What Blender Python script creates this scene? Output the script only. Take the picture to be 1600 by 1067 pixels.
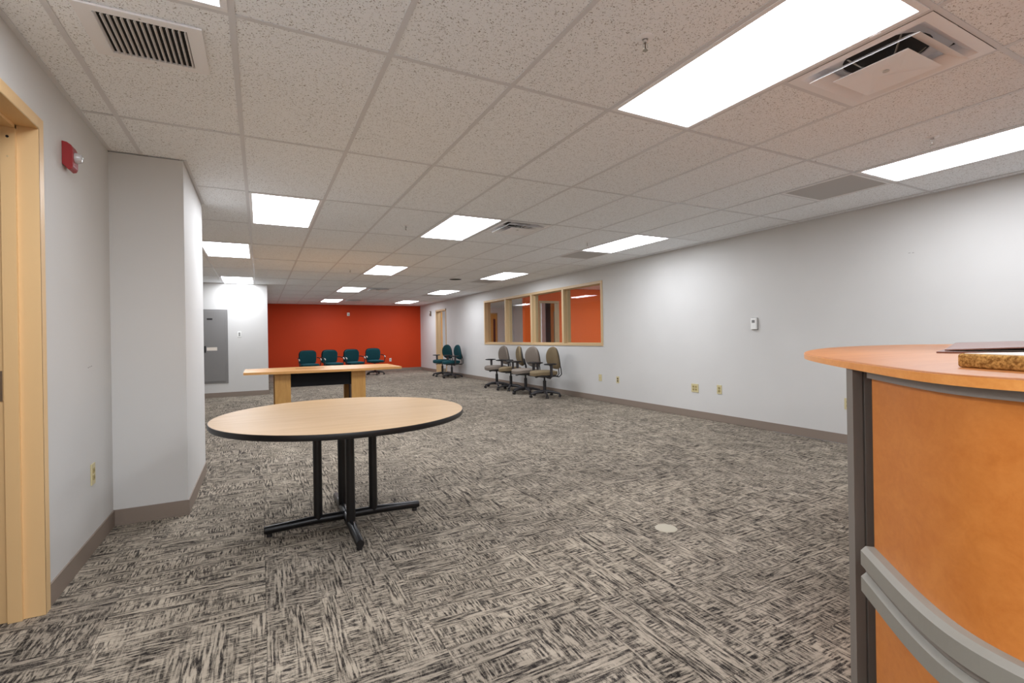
import bpy, bmesh, math, random
from mathutils import Vector, Matrix
random.seed(7)
PI = math.pi
for o in list(bpy.data.objects): bpy.data.objects.remove(o, do_unlink=True)
S = bpy.context.scene
COL = S.collection

# ------------------------------------------------------------------ camera
YAW, ROLL, FPX, EYE = math.radians(27.015), math.radians(0.905), 749.6, 1.184
rh = Vector((math.cos(YAW), -math.sin(YAW), 0)); fw = Vector((math.sin(YAW), math.cos(YAW), 0)); up = Vector((0, 0, 1))
RR = rh*math.cos(ROLL) - up*math.sin(ROLL); UU = rh*math.sin(ROLL) + up*math.cos(ROLL)
cam = bpy.data.cameras.new('camera'); camo = bpy.data.objects.new('camera', cam); COL.objects.link(camo)
M = Matrix((( RR.x, UU.x, -fw.x, 0), (RR.y, UU.y, -fw.y, 0), (RR.z, UU.z, -fw.z, EYE), (0, 0, 0, 1)))
camo.matrix_world = M
cam.sensor_width = 36; cam.lens = FPX*36/1600; cam.shift_x = 11.8/1600; cam.shift_y = -6.5/1600
cam.clip_start = 0.05; cam.clip_end = 100
S.camera = camo
# ------------------------------------------------------------------ world, exposure
w = bpy.data.worlds.new('world'); S.world = w; w.use_nodes = True
w.node_tree.nodes['Background'].inputs[0].default_value = (0.8, 0.85, 1, 1)
w.node_tree.nodes['Background'].inputs[1].default_value = 0.3
S.view_settings.view_transform = 'Standard'; S.view_settings.look = 'None'
S.view_settings.gamma = 1; S.view_settings.use_curve_mapping = False
S.view_settings.exposure = 0.0
S.cycles.max_bounces = 24; S.cycles.diffuse_bounces = 16; S.cycles.transparent_max_bounces = 16
LAMP = 17.5           # radiance of every troffer lens

# ------------------------------------------------------------------ room measures
CH = 2.44                                    # ceiling
XL, XR, XLL = -0.864, 5.51, -2.6              # left wall, right wall, recess wall
YB, YC, YC2, YP, YF = -3.1, 3.944, 5.13, 11.885, 17.9   # back, column front, column back, panel wall, far wall
XC = -0.455                                  # column side
XP = 0.16                                    # corner of panel wall
GX0, GY0, TX, TY = -0.079, 2.111, 0.6096, 1.2192   # ceiling grid

# ------------------------------------------------------------------ materials
def srgb(r, g, b):
    f = lambda c: (c/255/12.92) if c/255 <= 0.04045 else ((c/255+0.055)/1.055)**2.4
    return (f(r), f(g), f(b), 1)
def mat(name, col, rough=0.5, metal=0.0, spec=0.5):
    m = bpy.data.materials.new(name); m.use_nodes = True
    b = m.node_tree.nodes['Principled BSDF']
    b.inputs['Base Color'].default_value = col; b.inputs['Roughness'].default_value = rough
    b.inputs['Metallic'].default_value = metal; b.inputs['Specular IOR Level'].default_value = spec
    return m
class NT:
    def __init__(s, m): s.m = m; s.t = m.node_tree; s.b = s.t.nodes['Principled BSDF']
    def n(s, typ, **kw):
        nd = s.t.nodes.new(typ)
        for k, v in kw.items():
            if k.startswith('i_'):
                nd.inputs[k[2:].replace('_', ' ')].default_value = v
            else: setattr(nd, k, v)
        return nd
    def l(s, a, b): s.t.links.new(a, b)
    def coord(s, which='Object', scale=(1, 1, 1), loc=None, rot=(0, 0, 0)):
        tc = s.n('ShaderNodeTexCoord'); mp = s.n('ShaderNodeMapping')
        mp.inputs['Scale'].default_value = scale; mp.inputs['Rotation'].default_value = rot
        s.l(tc.outputs[which], mp.inputs['Vector'])
        if loc is not None:
            if isinstance(loc, tuple): mp.inputs['Location'].default_value = loc
            else: s.l(loc, mp.inputs['Location'])
        return mp.outputs[0]
    def noise(s, vec, scale, detail=2, rough=0.5, dist=0):
        nd = s.n('ShaderNodeTexNoise'); nd.inputs['Scale'].default_value = scale
        nd.inputs['Detail'].default_value = detail; nd.inputs['Roughness'].default_value = rough
        nd.inputs['Distortion'].default_value = dist
        s.l(vec, nd.inputs['Vector']); return nd.outputs['Fac']
    def ramp(s, fac, stops, interp='LINEAR'):
        r = s.n('ShaderNodeValToRGB'); r.color_ramp.interpolation = interp
        e = r.color_ramp.elements
        while len(e) < len(stops): e.new(0.5)
        for k, (p, c) in enumerate(stops):
            e[k].position = p; e[k].color = c if isinstance(c, tuple) else (c, c, c, 1)
        s.l(fac, r.inputs[0]); return r.outputs[0]
    def mix(s, fac, a, b, mode='MIX'):
        x = s.n('ShaderNodeMix', data_type='RGBA', blend_type=mode)
        for sock, v in ((x.inputs[0], fac), (x.inputs[6], a), (x.inputs[7], b)):
            if isinstance(v, (float, int)): sock.default_value = v
            elif isinstance(v, tuple): sock.default_value = v
            else: s.l(v, sock)
        return x.outputs[2]
    def bump(s, h, strength=0.2, dist=0.002):
        b = s.n('ShaderNodeBump'); b.inputs['Strength'].default_value = strength; b.inputs['Distance'].default_value = dist
        s.l(h, b.inputs['Height']); s.l(b.outputs[0], s.b.inputs['Normal'])

def wall_mat(name, col, var=0.03):
    m = mat(name, col, 0.62, spec=0.35); t = NT(m)
    v = t.coord()
    c2 = tuple(c*(1-var*2.0) for c in col[:3])+(1,)
    t.l(t.mix(t.ramp(t.noise(v, 0.9, 3), [(0.35, 0.0), (0.7, 1.0)]), col, c2), t.b.inputs['Base Color'])
    t.bump(t.noise(v, 260, 2), 0.08, 0.001)
    return m
M_WALL = wall_mat('white wall paint', srgb(211, 210, 207))
M_WALL2 = wall_mat('side room white paint', srgb(228, 229, 231))
M_ORANGE = wall_mat('burnt orange wall paint', srgb(200, 60, 4))
M_ORANGE2 = wall_mat('side room orange paint', srgb(250, 112, 36))

def ceil_tile_mat():
    m = mat('fissured acoustic tile', srgb(214, 209, 204), 0.9, spec=0.2); t = NT(m)
    oi = t.n('ShaderNodeObjectInfo')
    add = t.n('ShaderNodeVectorMath', operation='SCALE'); add.inputs['Scale'].default_value = 37.0
    t.l(oi.outputs['Random'], add.inputs[0])
    v = t.coord('Object', loc=add.outputs[0])
    f = t.noise(v, 120, 2, 0.6, 0.8)
    holes = t.ramp(f, [(0.345, 1.0), (0.39, 0.0)])
    vo = t.n('ShaderNodeTexVoronoi'); vo.inputs['Scale'].default_value = 95; t.l(v, vo.inputs['Vector'])
    pin = t.ramp(vo.outputs['Distance'], [(0.14, 1.0), (0.24, 0.0)])
    msk = t.ramp(t.noise(v, 30, 1), [(0.42, 0.0), (0.50, 1.0)])
    pm = t.mix(1.0, pin, msk, 'MULTIPLY')
    mx = t.mix(1.0, holes, pm, 'ADD')
    base = t.mix(t.ramp(t.noise(v, 160, 3), [(0.3, 0.0), (0.7, 1.0)]), srgb(244, 248, 253), srgb(250, 253, 255))
    tint = t.mix(t.ramp(oi.outputs['Random'], [(0, 0.0), (1, 1.0)]), base, t.mix(1.0, base, (0.975, 0.972, 0.965, 1), 'MULTIPLY'))
    t.l(t.mix(mx, tint, srgb(158, 154, 151)), t.b.inputs['Base Color'])
    inv = t.ramp(mx, [(0, 1.0), (1, 0.0)])
    t.bump(inv, 0.5, 0.002)
    return m
M_TILE = ceil_tile_mat()
M_TEE = mat('white ceiling tee', srgb(216, 217, 220), 0.45)
M_VOID = mat('dark plenum', srgb(60, 58, 56), 0.9)
M_FIX = mat('white fixture enamel', srgb(240, 240, 242), 0.4)
M_FIXD = mat('grey perforated grille', srgb(200, 199, 198), 0.6)
M_BLACKVOID = mat('duct black', srgb(22, 20, 20), 0.9)

def carpet_mat():
    m = mat('woven carpet tile', srgb(140, 132, 122), 0.95, spec=0.1); t = NT(m)
    oi = t.n('ShaderNodeObjectInfo')
    sc = t.n('ShaderNodeVectorMath', operation='SCALE'); sc.inputs['Scale'].default_value = 53.0
    t.l(oi.outputs['Random'], sc.inputs[0])
    v = t.coord('Object', loc=sc.outputs[0])
    def stretched(a, b, scale):
        mp = t.n('ShaderNodeMapping'); mp.inputs['Scale'].default_value = (a, b, 1); t.l(v, mp.inputs['Vector'])
        return t.noise(mp.outputs[0], scale, 2, 0.6)
    sx = stretched(8, 105, 1.0); sy = stretched(115, 15, 1.0)
    sx = t.ramp(sx, [(0.41, 0.0), (0.59, 1.0)]); sy = t.ramp(sy, [(0.41, 0.0), (0.59, 1.0)])
    mask = t.ramp(stretched(3.5, 14, 1.0), [(0.42, 0.0), (0.58, 1.0)])
    streak = t.mix(mask, sx, sy)
    loops = t.ramp(t.noise(v, 300, 3, 0.7), [(0.36, 0.0), (0.64, 1.0)])
    ticks = t.ramp(stretched(45, 70, 1.0), [(0.35, 0.0), (0.55, 1.0)])
    k0 = t.mix(0.24, streak, ticks)
    k = t.mix(0.26, k0, loops)
    tone = t.ramp(stretched(5, 4, 1.0), [(0.35, 0.0), (0.65, 1.0)])
    light = t.mix(tone, srgb(160, 149, 133), srgb(184, 172, 154))
    dark = t.mix(tone, srgb(36, 32, 30), srgb(58, 53, 50))
    c = t.mix(t.ramp(k, [(0.22, 0.0), (0.78, 1.0)]), dark, light)
    shade = t.mix(t.ramp(oi.outputs['Random'], [(0, 0.0), (1, 1.0)]), c, t.mix(1.0, c, (0.84, 0.84, 0.85, 1), 'MULTIPLY'))
    t.l(shade, t.b.inputs['Base Color'])
    t.bump(k, 0.5, 0.003)
    return m
M_CARPET = carpet_mat()
M_UNDER = mat('carpet seam backing', srgb(62, 58, 55), 0.95)

def wood_mat(name, c1, c2, rough, scale=1.0, axis=0, spec=0.5, rot=0.0):
    m = mat(name, c1, rough, spec=spec); t = NT(m)
    s = [9*scale]*3; s[axis] = 0.9*scale
    v = t.coord('Object', scale=tuple(s), rot=(0, 0, rot))
    f = t.noise(v, 2.2, 6, 0.62, 0.9)
    fine = t.noise(v, 14, 3, 0.6)
    k = t.mix(0.3, f, fine)
    t.l(t.ramp(k, [(0.34, c2), (0.62, c1)]), t.b.inputs['Base Color'])
    return m
M_MAPLE = wood_mat('light maple laminate', srgb(194, 158, 108), srgb(182, 143, 92), 0.45, 0.7, spec=0.35)
M_CONF = wood_mat('honey veneer table top', srgb(220, 168, 104), srgb(200, 142, 78), 0.35, 0.8)
M_CONFLEG = wood_mat('honey veneer pedestal', srgb(204, 156, 88), srgb(186, 136, 70), 0.45, 0.8, 2)
M_DESK = wood_mat('cherry laminate panel', srgb(216, 134, 60), srgb(202, 118, 46), 0.36, 0.55, 0, rot=-0.6)
M_DESKTOP = wood_mat('cherry laminate counter', srgb(180, 116, 60), srgb(164, 98, 44), 0.36, 0.55, 0, spec=0.3, rot=-0.6)
M_DOOR = wood_mat('maple door leaf', srgb(222, 168, 92), srgb(204, 146, 72), 0.4, 0.6, 2)
M_FRAME = mat('tan painted steel frame', srgb(226, 190, 138), 0.4)
M_FRAME2 = mat('tan window frame', srgb(204, 176, 134), 0.45)
M_BLACK = mat('black powder coat', srgb(20, 19, 20), 0.35)
M_BLACKP = mat('black plastic', srgb(34, 32, 33), 0.45)
M_GREYP = mat('dark grey plastic', srgb(48, 46, 48), 0.42)
M_MODEST = mat('black modesty panel', srgb(12, 11, 14), 0.6, spec=0.2)
M_DESKMET = mat('grey desk metal', srgb(132, 124, 116), 0.5, 0.0)
M_DESKRAIL = mat('grey green rail metal', srgb(142, 138, 128), 0.45, 0.0)
M_BASE = mat('taupe vinyl cove base', srgb(138, 124, 112), 0.5)
M_STEEL = mat('brushed steel', srgb(180, 176, 168), 0.32, 0.9)
M_SATIN = mat('satin silver cap', srgb(205, 200, 194), 0.45, 0.2)
M_CHROME = mat('chrome', srgb(225, 225, 225), 0.15, 1.0)
M_IVORY = mat('ivory wall plate', srgb(206, 194, 150), 0.4)
M_IVORYD = mat('ivory receptacle', srgb(168, 152, 100), 0.5)
M_BROWN = mat('brown receptacle', srgb(96, 78, 60), 0.5)
M_WHITEP = mat('white plastic', srgb(232, 232, 228), 0.4)
M_RED = mat('red alarm plastic', srgb(150, 28, 30), 0.35)
M_PANELG = mat('grey enamel steel', srgb(126, 124, 122), 0.45)
M_LABEL = mat('paper label', srgb(222, 212, 200), 0.7)
M_DARKB = mat('dark brown leather edge', srgb(112, 66, 48), 0.4)
M_GREENGL = mat('pale green glazing', srgb(140, 152, 132), 0.3)
def fabric(name, c1, c2, sc=350):
    m = mat(name, c1, 0.9, spec=0.15); t = NT(m); v = t.coord()
    k = t.noise(v, sc, 2, 0.6)
    t.l(t.ramp(k, [(0.36, c2), (0.64, c1)]), t.b.inputs['Base Color']); t.bump(k, 0.3, 0.001)
    return m
M_FABG = fabric('taupe grey upholstery', srgb(142, 132, 122), srgb(112, 102, 92))
M_FABT = fabric('khaki upholstery', srgb(140, 124, 98), srgb(106, 92, 70))
M_TEAL = fabric('teal upholstery', srgb(42, 92, 100), srgb(26, 66, 74))
M_TEAL2 = fabric('dark teal upholstery', srgb(34, 78, 84), srgb(20, 52, 58))
M_CORK = fabric('cork board edge', srgb(196, 150, 84), srgb(128, 88, 40), 120)

def lens_mat(st):
    m = bpy.data.materials.new('glowing troffer lens'); m.use_nodes = True; t = m.node_tree
    t.nodes.clear()
    e = t.nodes.new('ShaderNodeEmission'); o = t.nodes.new('ShaderNodeOutputMaterial')
    e.inputs[0].default_value = (0.952, 0.985, 1.055, 1); e.inputs[1].default_value = st
    t.links.new(e.outputs[0], o.inputs[0]); return m
M_LENS = lens_mat(LAMP)
def glass_mat():
    m = bpy.data.materials.new('window glass'); m.use_nodes = True; t = m.node_tree
    t.nodes.clear()
    o = t.nodes.new('ShaderNodeOutputMaterial'); tr = t.nodes.new('ShaderNodeBsdfTransparent')
    gl = t.nodes.new('ShaderNodeBsdfGlossy'); gl.inputs['Roughness'].default_value = 0.01
    lw = t.nodes.new('ShaderNodeLayerWeight'); pw = t.nodes.new('ShaderNodeMath'); pw.operation = 'POWER'; pw.inputs[1].default_value = 5.0
    lw.inputs['Blend'].default_value = 0.5
    fr = t.nodes.new('ShaderNodeMath'); fr.operation = 'MULTIPLY_ADD'; fr.inputs[1].default_value = 0.6; fr.inputs[2].default_value = 0.03
    t.links.new(lw.outputs['Facing'], pw.inputs[0]); t.links.new(pw.outputs[0], fr.inputs[0])
    mx = t.nodes.new('ShaderNodeMixShader'); tr.inputs[0].default_value = (0.93, 0.95, 0.94, 1)
    t.links.new(fr.outputs[0], mx.inputs[0]); t.links.new(tr.outputs[0], mx.inputs[1])
    t.links.new(gl.outputs[0], mx.inputs[2]); t.links.new(mx.outputs[0], o.inputs[0]); return m
M_GLASS = glass_mat()
def clear_mat():
    m = mat('clear strobe lens', (0.9, 0.92, 0.92, 1), 0.08)
    m.node_tree.nodes['Principled BSDF'].inputs['Transmission Weight'].default_value = 0.5
    return m
M_CLEAR = clear_mat()

# ------------------------------------------------------------------ mesh helpers
def BM(): return bmesh.new()
def box(bm, x0, x1, y0, y1, z0, z1, bev=0.0, rot=0.0, piv=None):
    r = bmesh.ops.create_cube(bm, size=1.0)
    vs = r['verts']
    for v in vs:
        v.co = Vector(((x0+x1)/2+v.co.x*(x1-x0), (y0+y1)/2+v.co.y*(y1-y0), (z0+z1)/2+v.co.z*(z1-z0)))
    if rot:
        p = Vector(piv or ((x0+x1)/2, (y0+y1)/2, 0))
        bmesh.ops.rotate(bm, cent=p, matrix=Matrix.Rotation(rot, 3, 'Z'), verts=vs)
    if bev:
        es = list({e for v in vs for e in v.link_edges})
        bmesh.ops.bevel(bm, geom=es, offset=bev, segments=2, profile=0.5, affect='EDGES')
    return bm
def cyl(bm, p0, p1, r0, r1=None, seg=16, cap=True):
    p0 = Vector(p0); p1 = Vector(p1); r1 = r0 if r1 is None else r1
    d = p1-p0; L = d.length
    q = Vector((0, 0, 1)).rotation_difference(d.normalized()).to_matrix().to_4x4()
    mt = Matrix.Translation((p0+p1)/2) @ q
    bmesh.ops.create_cone(bm, cap_ends=cap, cap_tris=False, segments=seg, radius1=r0, radius2=r1, depth=L, matrix=mt)
    return bm
def tube(bm, pts, rad, seg=8, flat=1.0):
    """sweep a (flattened) circle along points"""
    pts = [Vector(p) for p in pts]; rings = []
    prev_n = None
    for i, p in enumerate(pts):
        t = (pts[min(i+1, len(pts)-1)]-pts[max(i-1, 0)]).normalized()
        ref = Vector((0, 0, 1)) if abs(t.z) < 0.95 else Vector((1, 0, 0))
        if prev_n is None: n = t.cross(ref).normalized()
        else: n = (prev_n - t*prev_n.dot(t)).normalized()
        prev_n = n; b = t.cross(n)
        rr = rad[i] if isinstance(rad, (list, tuple)) else rad
        rings.append([bm.verts.new(p+n*math.cos(a)*rr+b*math.sin(a)*rr*flat) for a in [2*PI*k/seg for k in range(seg)]])
    for a, b2 in zip(rings, rings[1:]):
        for k in range(seg): bm.faces.new((a[k], a[(k+1) % seg], b2[(k+1) % seg], b2[k]))
    bm.faces.new(rings[0][::-1]); bm.faces.new(rings[-1]); return bm
def prism(bm, poly, z0, z1):
    a = [bm.verts.new((x, y, z0)) for x, y in poly]; b = [bm.verts.new((x, y, z1)) for x, y in poly]
    n = len(poly)
    bm.faces.new(a[::-1]); bm.faces.new(b)
    for k in range(n): bm.faces.new((a[k], a[(k+1) % n], b[(k+1) % n], b[k]))
    bmesh.ops.recalc_face_normals(bm, faces=bm.faces[:]); return bm
def lathe(bm, prof, seg=20, mtx=None):
    rings = []
    for r, z in prof:
        if r < 1e-5: rings.append([bm.verts.new((0, 0, z))])
        else: rings.append([bm.verts.new((r*math.cos(2*PI*k/seg), r*math.sin(2*PI*k/seg), z)) for k in range(seg)])
    for a, b in zip(rings, rings[1:]):
        for k in range(seg):
            k2 = (k+1) % seg
            if len(a) == 1 and len(b) == 1: continue
            if len(a) == 1: bm.faces.new((a[0], b[k], b[k2]))
            elif len(b) == 1: bm.faces.new((a[k], a[k2], b[0]))
            else: bm.faces.new((a[k], a[k2], b[k2], b[k]))
    vs = [v for r in rings for v in r]
    if mtx is not None: bmesh.ops.transform(bm, matrix=mtx, verts=vs)
    bmesh.ops.recalc_face_normals(bm, faces=bm.faces[:]); return bm
def cushion(bm, w, h, t, n=2.6, rings=6, seg=32, curve=0.0, edge=0.35, taper=0.0, mtx=None):
    """superellipse pad in the XY plane, thickness along Z, both faces domed"""
    layers = []
    prof = [(0, 1.0)] + [(math.sin(a), 1-(1-edge)*(1-math.cos(a))) for a in [PI/2*k/rings for k in range(1, rings+1)]]
    def ring(s, z, cx=0):
        out = []
        for k in range(seg):
            a = 2*PI*k/seg; c, si = math.cos(a), math.sin(a)
            x = math.copysign(abs(c)**(2/n), c)*w/2*s; y = math.copysign(abs(si)**(2/n), si)*h/2*s
            x *= 1+taper*y/(h/2)
            out.append(bm.verts.new((x, y, z+curve*(x*x)/(w*w/4)*1.0)))
        return out
    top = [ring(s*0.999 if s < 1 else 1.0, t/2*e) for s, e in prof[1:]]
    bot = [ring(s*0.999 if s < 1 else 1.0, -t/2*e) for s, e in prof[1:]]
    ct = bm.verts.new((0, 0, t/2)); cb = bm.verts.new((0, 0, -t/2))
    for k in range(seg):
        k2 = (k+1) % seg
        bm.faces.new((ct, top[0][k], top[0][k2])); bm.faces.new((cb, bot[0][k2], bot[0][k]))
        for a, b in zip(top, top[1:]): bm.faces.new((a[k], b[k], b[k2], a[k2]))
        for a, b in zip(bot, bot[1:]): bm.faces.new((a[k2], b[k2], b[k], a[k]))
        bm.faces.new((top[-1][k], bot[-1][k], bot[-1][k2], top[-1][k2]))
    if mtx is not None: bmesh.ops.transform(bm, matrix=mtx, verts=bm.verts[:])
    bmesh.ops.recalc_face_normals(bm, faces=bm.faces[:]); return bm
def obj(name, bm, m, parent=None, smooth=False, kind=None, label=None):
    me = bpy.data.meshes.new(name)
    if isinstance(bm, bpy.types.Mesh): me = bm
    else:
        if smooth:
            for f in bm.faces: f.smooth = True
        bm.to_mesh(me); bm.free()
        me.materials.append(m)
        if smooth:
            try: me.set_sharp_from_angle(angle=math.radians(35))
            except Exception: pass
    o = bpy.data.objects.new(name, me); COL.objects.link(o)
    if parent is not None: o.parent = parent
    if kind: o['kind'] = kind
    if label: o['label'] = label
    return o
def thing(name, label, cat, loc=(0, 0, 0), rz=0.0, group=None):
    o = bpy.data.objects.new(name, None); COL.objects.link(o); o.location = loc; o.rotation_euler = (0, 0, rz)
    o.empty_display_size = 0.1
    o['label'] = label; o['category'] = cat
    if group: o['group'] = group
    return o
def dup(root, loc, rz, label, group=None, swap=None):
    r = root.copy(); COL.objects.link(r); r.location = loc; r.rotation_euler = (0, 0, rz); r['label'] = label
    if group: r['group'] = group
    def rec(src, dst):
        for ch in list(src.children):
            c = ch.copy(); COL.objects.link(c); c.parent = dst
            if swap and c.data and c.data.materials and c.data.materials[0].name in swap:
                c.data = c.data.copy(); c.data.materials[0] = swap[c.data.materials[0].name]
            rec(ch, c)
    rec(root, r); return r
def struct(name, bm, m, parent=None):
    return obj(name, bm, m, parent, kind=None if parent else 'structure')
def B(*a, **k): return box(BM(), *a, **k)

# ------------------------------------------------------------------ structure: walls
WT = 0.15
# left wall with door opening (opening Y 1.80..2.80)
DY0, DY1, DZ = 1.78, 2.80, 2.135
bm = BM(); box(bm, XL-WT, XL, YB, DY0, 0, CH+0.1); box(bm, XL-WT, XL, DY1, YC, 0, CH+0.1); box(bm, XL-WT, XL, DY0, DY1, DZ, CH+0.1)
struct('wall_left', bm, M_WALL)
struct('wall_column', B(XL-WT, XC, YC, YC2, 0, CH-0.006), M_WALL)
struct('wall_recess', B(XLL-WT, XLL, YC2-WT, YP+WT, 0, CH+0.1), M_WALL)
struct('wall_recess_return', B(XLL, XL-WT, YC2-WT, YC2, 0, CH+0.1), M_WALL)
struct('wall_panel', B(XLL, XP, YP, YP+WT, 0, CH+0.1), M_WALL)
struct('wall_panel_return', B(XP-WT, XP, YP+WT, YF, 0, CH+0.1), M_WALL)
struct('wall_far', B(XP, XR+WT, YF, YF+WT, -0.02, CH+0.1), M_ORANGE)
struct('wall_back', B(XL-WT, XR+WT, YB-WT, YB, 0, CH+0.1), M_WALL)
# right wall with window and door
WY0, WY1, WZ0, WZ1 = 6.89, 12.0, 1.0, 2.185
RDY0, RDY1, RDZ = 15.08, 16.03, 2.12
bm = BM()
box(bm, XR, XR+WT, YB, WY0, 0, CH+0.1); box(bm, XR, XR+WT, WY0, WY1, 0, WZ0); box(bm, XR, XR+WT, WY0, WY1, WZ1, CH+0.1)
box(bm, XR, XR+WT, WY1, RDY0, 0, CH+0.1); box(bm, XR, XR+WT, RDY0, RDY1, RDZ, CH+0.1); box(bm, XR, XR+WT, RDY1, YF, 0, CH+0.1)
wr = struct('wall_right', bm, M_WALL)
# side room behind the right wall
SX = 9.6
bm = BM(); box(bm, SX, SX+WT, 4.0, YF, 0, 2.6); box(bm, XR+WT, SX, 3.85, 4.0, 0, 2.6); box(bm, XR+WT, SX+WT, YF, YF+WT, 0, 2.6)
struct('wall_side_room', bm, M_WALL2)
struct('floor_side_room', B(XR, SX, 3.85, YF, -0.05, 0.0), M_CARPET)
struct('ceiling_side_room', B(XR+WT, SX, 3.85, YF, 2.5, 2.6), M_FIX)
PX0, PD0, PD1 = 6.22, 6.70, 7.24
bm = BM(); box(bm, PX0, PD0, 11.0, 11.12, 0, 2.5); box(bm, PD0, PD1, 11.0, 11.12, 2.10, 2.5); box(bm, PD1, SX, 11.0, 11.12, 0, 2.5)
struct('wall_side_room_partition', bm, M_ORANGE2)

# ------------------------------------------------------------------ floor with carpet tiles
bm = BM(); box(bm, XL, XR, YB, YC+0.2, -0.06, -0.008); box(bm, XLL, XR, YC+0.2, YF, -0.06, -0.008)
floor = struct('floor', bm, M_UNDER)
FX0, FY0, FT = 0.008, 2.35, 0.6096
g = 0.0007
meshes = {}
def tile_mesh(nm, w, h, t, m, key):
    if key not in meshes:
        b = B(-w/2, w/2, -h/2, h/2, -t, 0)
        me = bpy.data.meshes.new(nm); b.to_mesh(me); b.free(); me.materials.append(m); meshes[key] = me
    return meshes[key]
i0, i1 = -5, 9; j0, j1 = -9, 26
tn = 0; rest = BM()
for j in range(j0, j1):
    for i in range(i0, i1+1):
        x0, x1 = FX0+FT*i, FX0+FT*(i+1); y0, y1 = FY0+FT*j, FY0+FT*(j+1)
        lim = (XL if y0 < YC2-0.1 else XLL) if y0 < YP else XP
        x0 = max(x0, lim-0.0); x1 = min(x1, XR); y0 = max(y0, YB); y1 = min(y1, YF)
        if x1-x0 < 0.03 or y1-y0 < 0.03: continue
        # outside the view: behind the camera or hidden behind the column
        cx_, cy_ = (x0+x1)/2, (y0+y1)/2
        d = cx_*fw.x+cy_*fw.y; r = cx_*rh.x+cy_*rh.y
        seen = d > -0.35 and abs(r) < 1.12*max(d, 0)+0.8 and not (cy_ > YC2 and cx_ < -0.1*cy_-0.5)
        w_, h_ = x1-x0-2*g, y1-y0-2*g
        full = abs(w_-(FT-2*g)) < 1e-4 and abs(h_-(FT-2*g)) < 1e-4
        if not seen or d > 14.5:
            box(rest, x0+g, x1-g, y0+g, y1-g, -0.008, 0); continue
        me = tile_mesh('carpet_tile', w_, h_, 0.008, M_CARPET, ('c', round(w_, 3), round(h_, 3)))
        o = obj('carpet_tile', me, None, floor); o.location = (cx_, cy_, 0)
        if full: o.rotation_euler.z = random.choice((0, 0, PI/2, PI, PI/2, -PI/2))
        tn += 1
obj('carpet_tiles_beyond', rest, M_CARPET, floor, kind='stuff')
print('carpet tiles', tn)

# ------------------------------------------------------------------ ceiling
ceil = struct('ceiling', B(XLL-WT, XR+WT, YB-WT, YF+WT, CH+0.06, CH+0.10), M_VOID)
LIGHTS = [(3, -1), (7, -1), (0, 2), (3, 2), (7, 2), (-1, 4), (3, 5), (7, 5), (-1, 7), (3, 8), (7, 8), (3, 11), (7, 11), (-1, -1), (3, -4), (-1, -4), (0, -3)]
HALF = {(4, -1): 0, (4, 2): 0, (4, 8): 0, (4, 11): 0}           # square diffusers, near half of the cell
GREY = {(7, 0): 0, (7, 3): 0, (7, 6): 0, (7, 9): 0, (7, 12): 0}  # flat return grilles
bw = 0.012
def xl(i): return GX0+TX*i
def yl(j): return GY0+TY*j
zt = CH+0.002
for j in range(-5, 13):
    for i in range(-5, 10):
        if (i, j) in LIGHTS: continue
        x0, x1, y0, y1 = xl(i), xl(i+1), yl(j), yl(j+1)
        if (i, j) in HALF or (i, j) in GREY: y0 += TY/2
        parts = [(y0, y1)]
        # clip to the room outline
        lim0 = XL if y1 < YC+0.3 else (XC if y0 < YC else (XLL if y0 < YP-0.3 else XP))
        x0 = max(x0, XL if y0 < YC-0.01 else (XLL if y0 < YP-0.3 else XP)); x1 = min(x1, XR)
        y0 = max(y0, YB); y1 = min(y1, YF)
        if i < 0 and y0 < YP < y1: y1 = YP
        if i < -1 and y0 < YC2 < y1: y0 = YC2
        if x1-x0 < 0.04 or y1-y0 < 0.06: continue
        w_, h_ = x1-x0-0.008, y1-y0-0.008
        me = tile_mesh('ceiling_tile', w_, h_, 0.0, M_TILE, None) if False else None
        key = ('t', round(w_, 3), round(h_, 3))
        if key not in meshes:
            b = B(-w_/2, w_/2, -h_/2, h_/2, 0, 0.014)
            mm = bpy.data.meshes.new('ceiling_tile'); b.to_mesh(mm); b.free(); mm.materials.append(M_TILE); meshes[key] = mm
        o = obj('ceiling_tile', meshes[key], None, ceil)
        o.location = ((x0+x1)/2, (y0+y1)/2, zt+random.choice((0, 0, 0.0004, 0.001)))
        if random.random() < 0.06: o.rotation_euler.y = random.uniform(-0.004, 0.004)
        if random.random() < 0.5: o.rotation_euler.z = PI
# exposed tees: main runners along the room, cross tees per cell
for i in range(-4, 10):
    x = xl(i)
    if x < XL: ys = (YC2, YP)
    elif x < XC: ys = (YB, YC)
    elif x < XP: ys = (YB, YP)
    else: ys = (YB, YF)
    obj('main_tee', B(x-bw, x+bw, ys[0], ys[1], CH-0.001, CH+0.0015), M_TEE, ceil)
    if XL < x < XP and x < XC: obj('main_tee', B(x-bw, x+bw, YC2, YP, CH-0.001, CH+0.0015), M_TEE, ceil)
for j in range(-4, 13):
    y = yl(j)
    x0 = XL if y < YC else (XLL if y < YP else XP)
    for k, (a, b) in enumerate([(x0, XR)]):
        obj('cross_tee', B(a, b, y-bw*0.9, y+bw*0.9, CH-0.0008, CH+0.0014), M_TEE, ceil)
for (i, j) in list(HALF)+list(GREY):
    y = yl(j)+TY/2
    obj('cross_tee', B(xl(i), xl(i+1), y-bw*0.9, y+bw*0.9, CH-0.0008, CH+0.0014), M_TEE, ceil)
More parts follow.
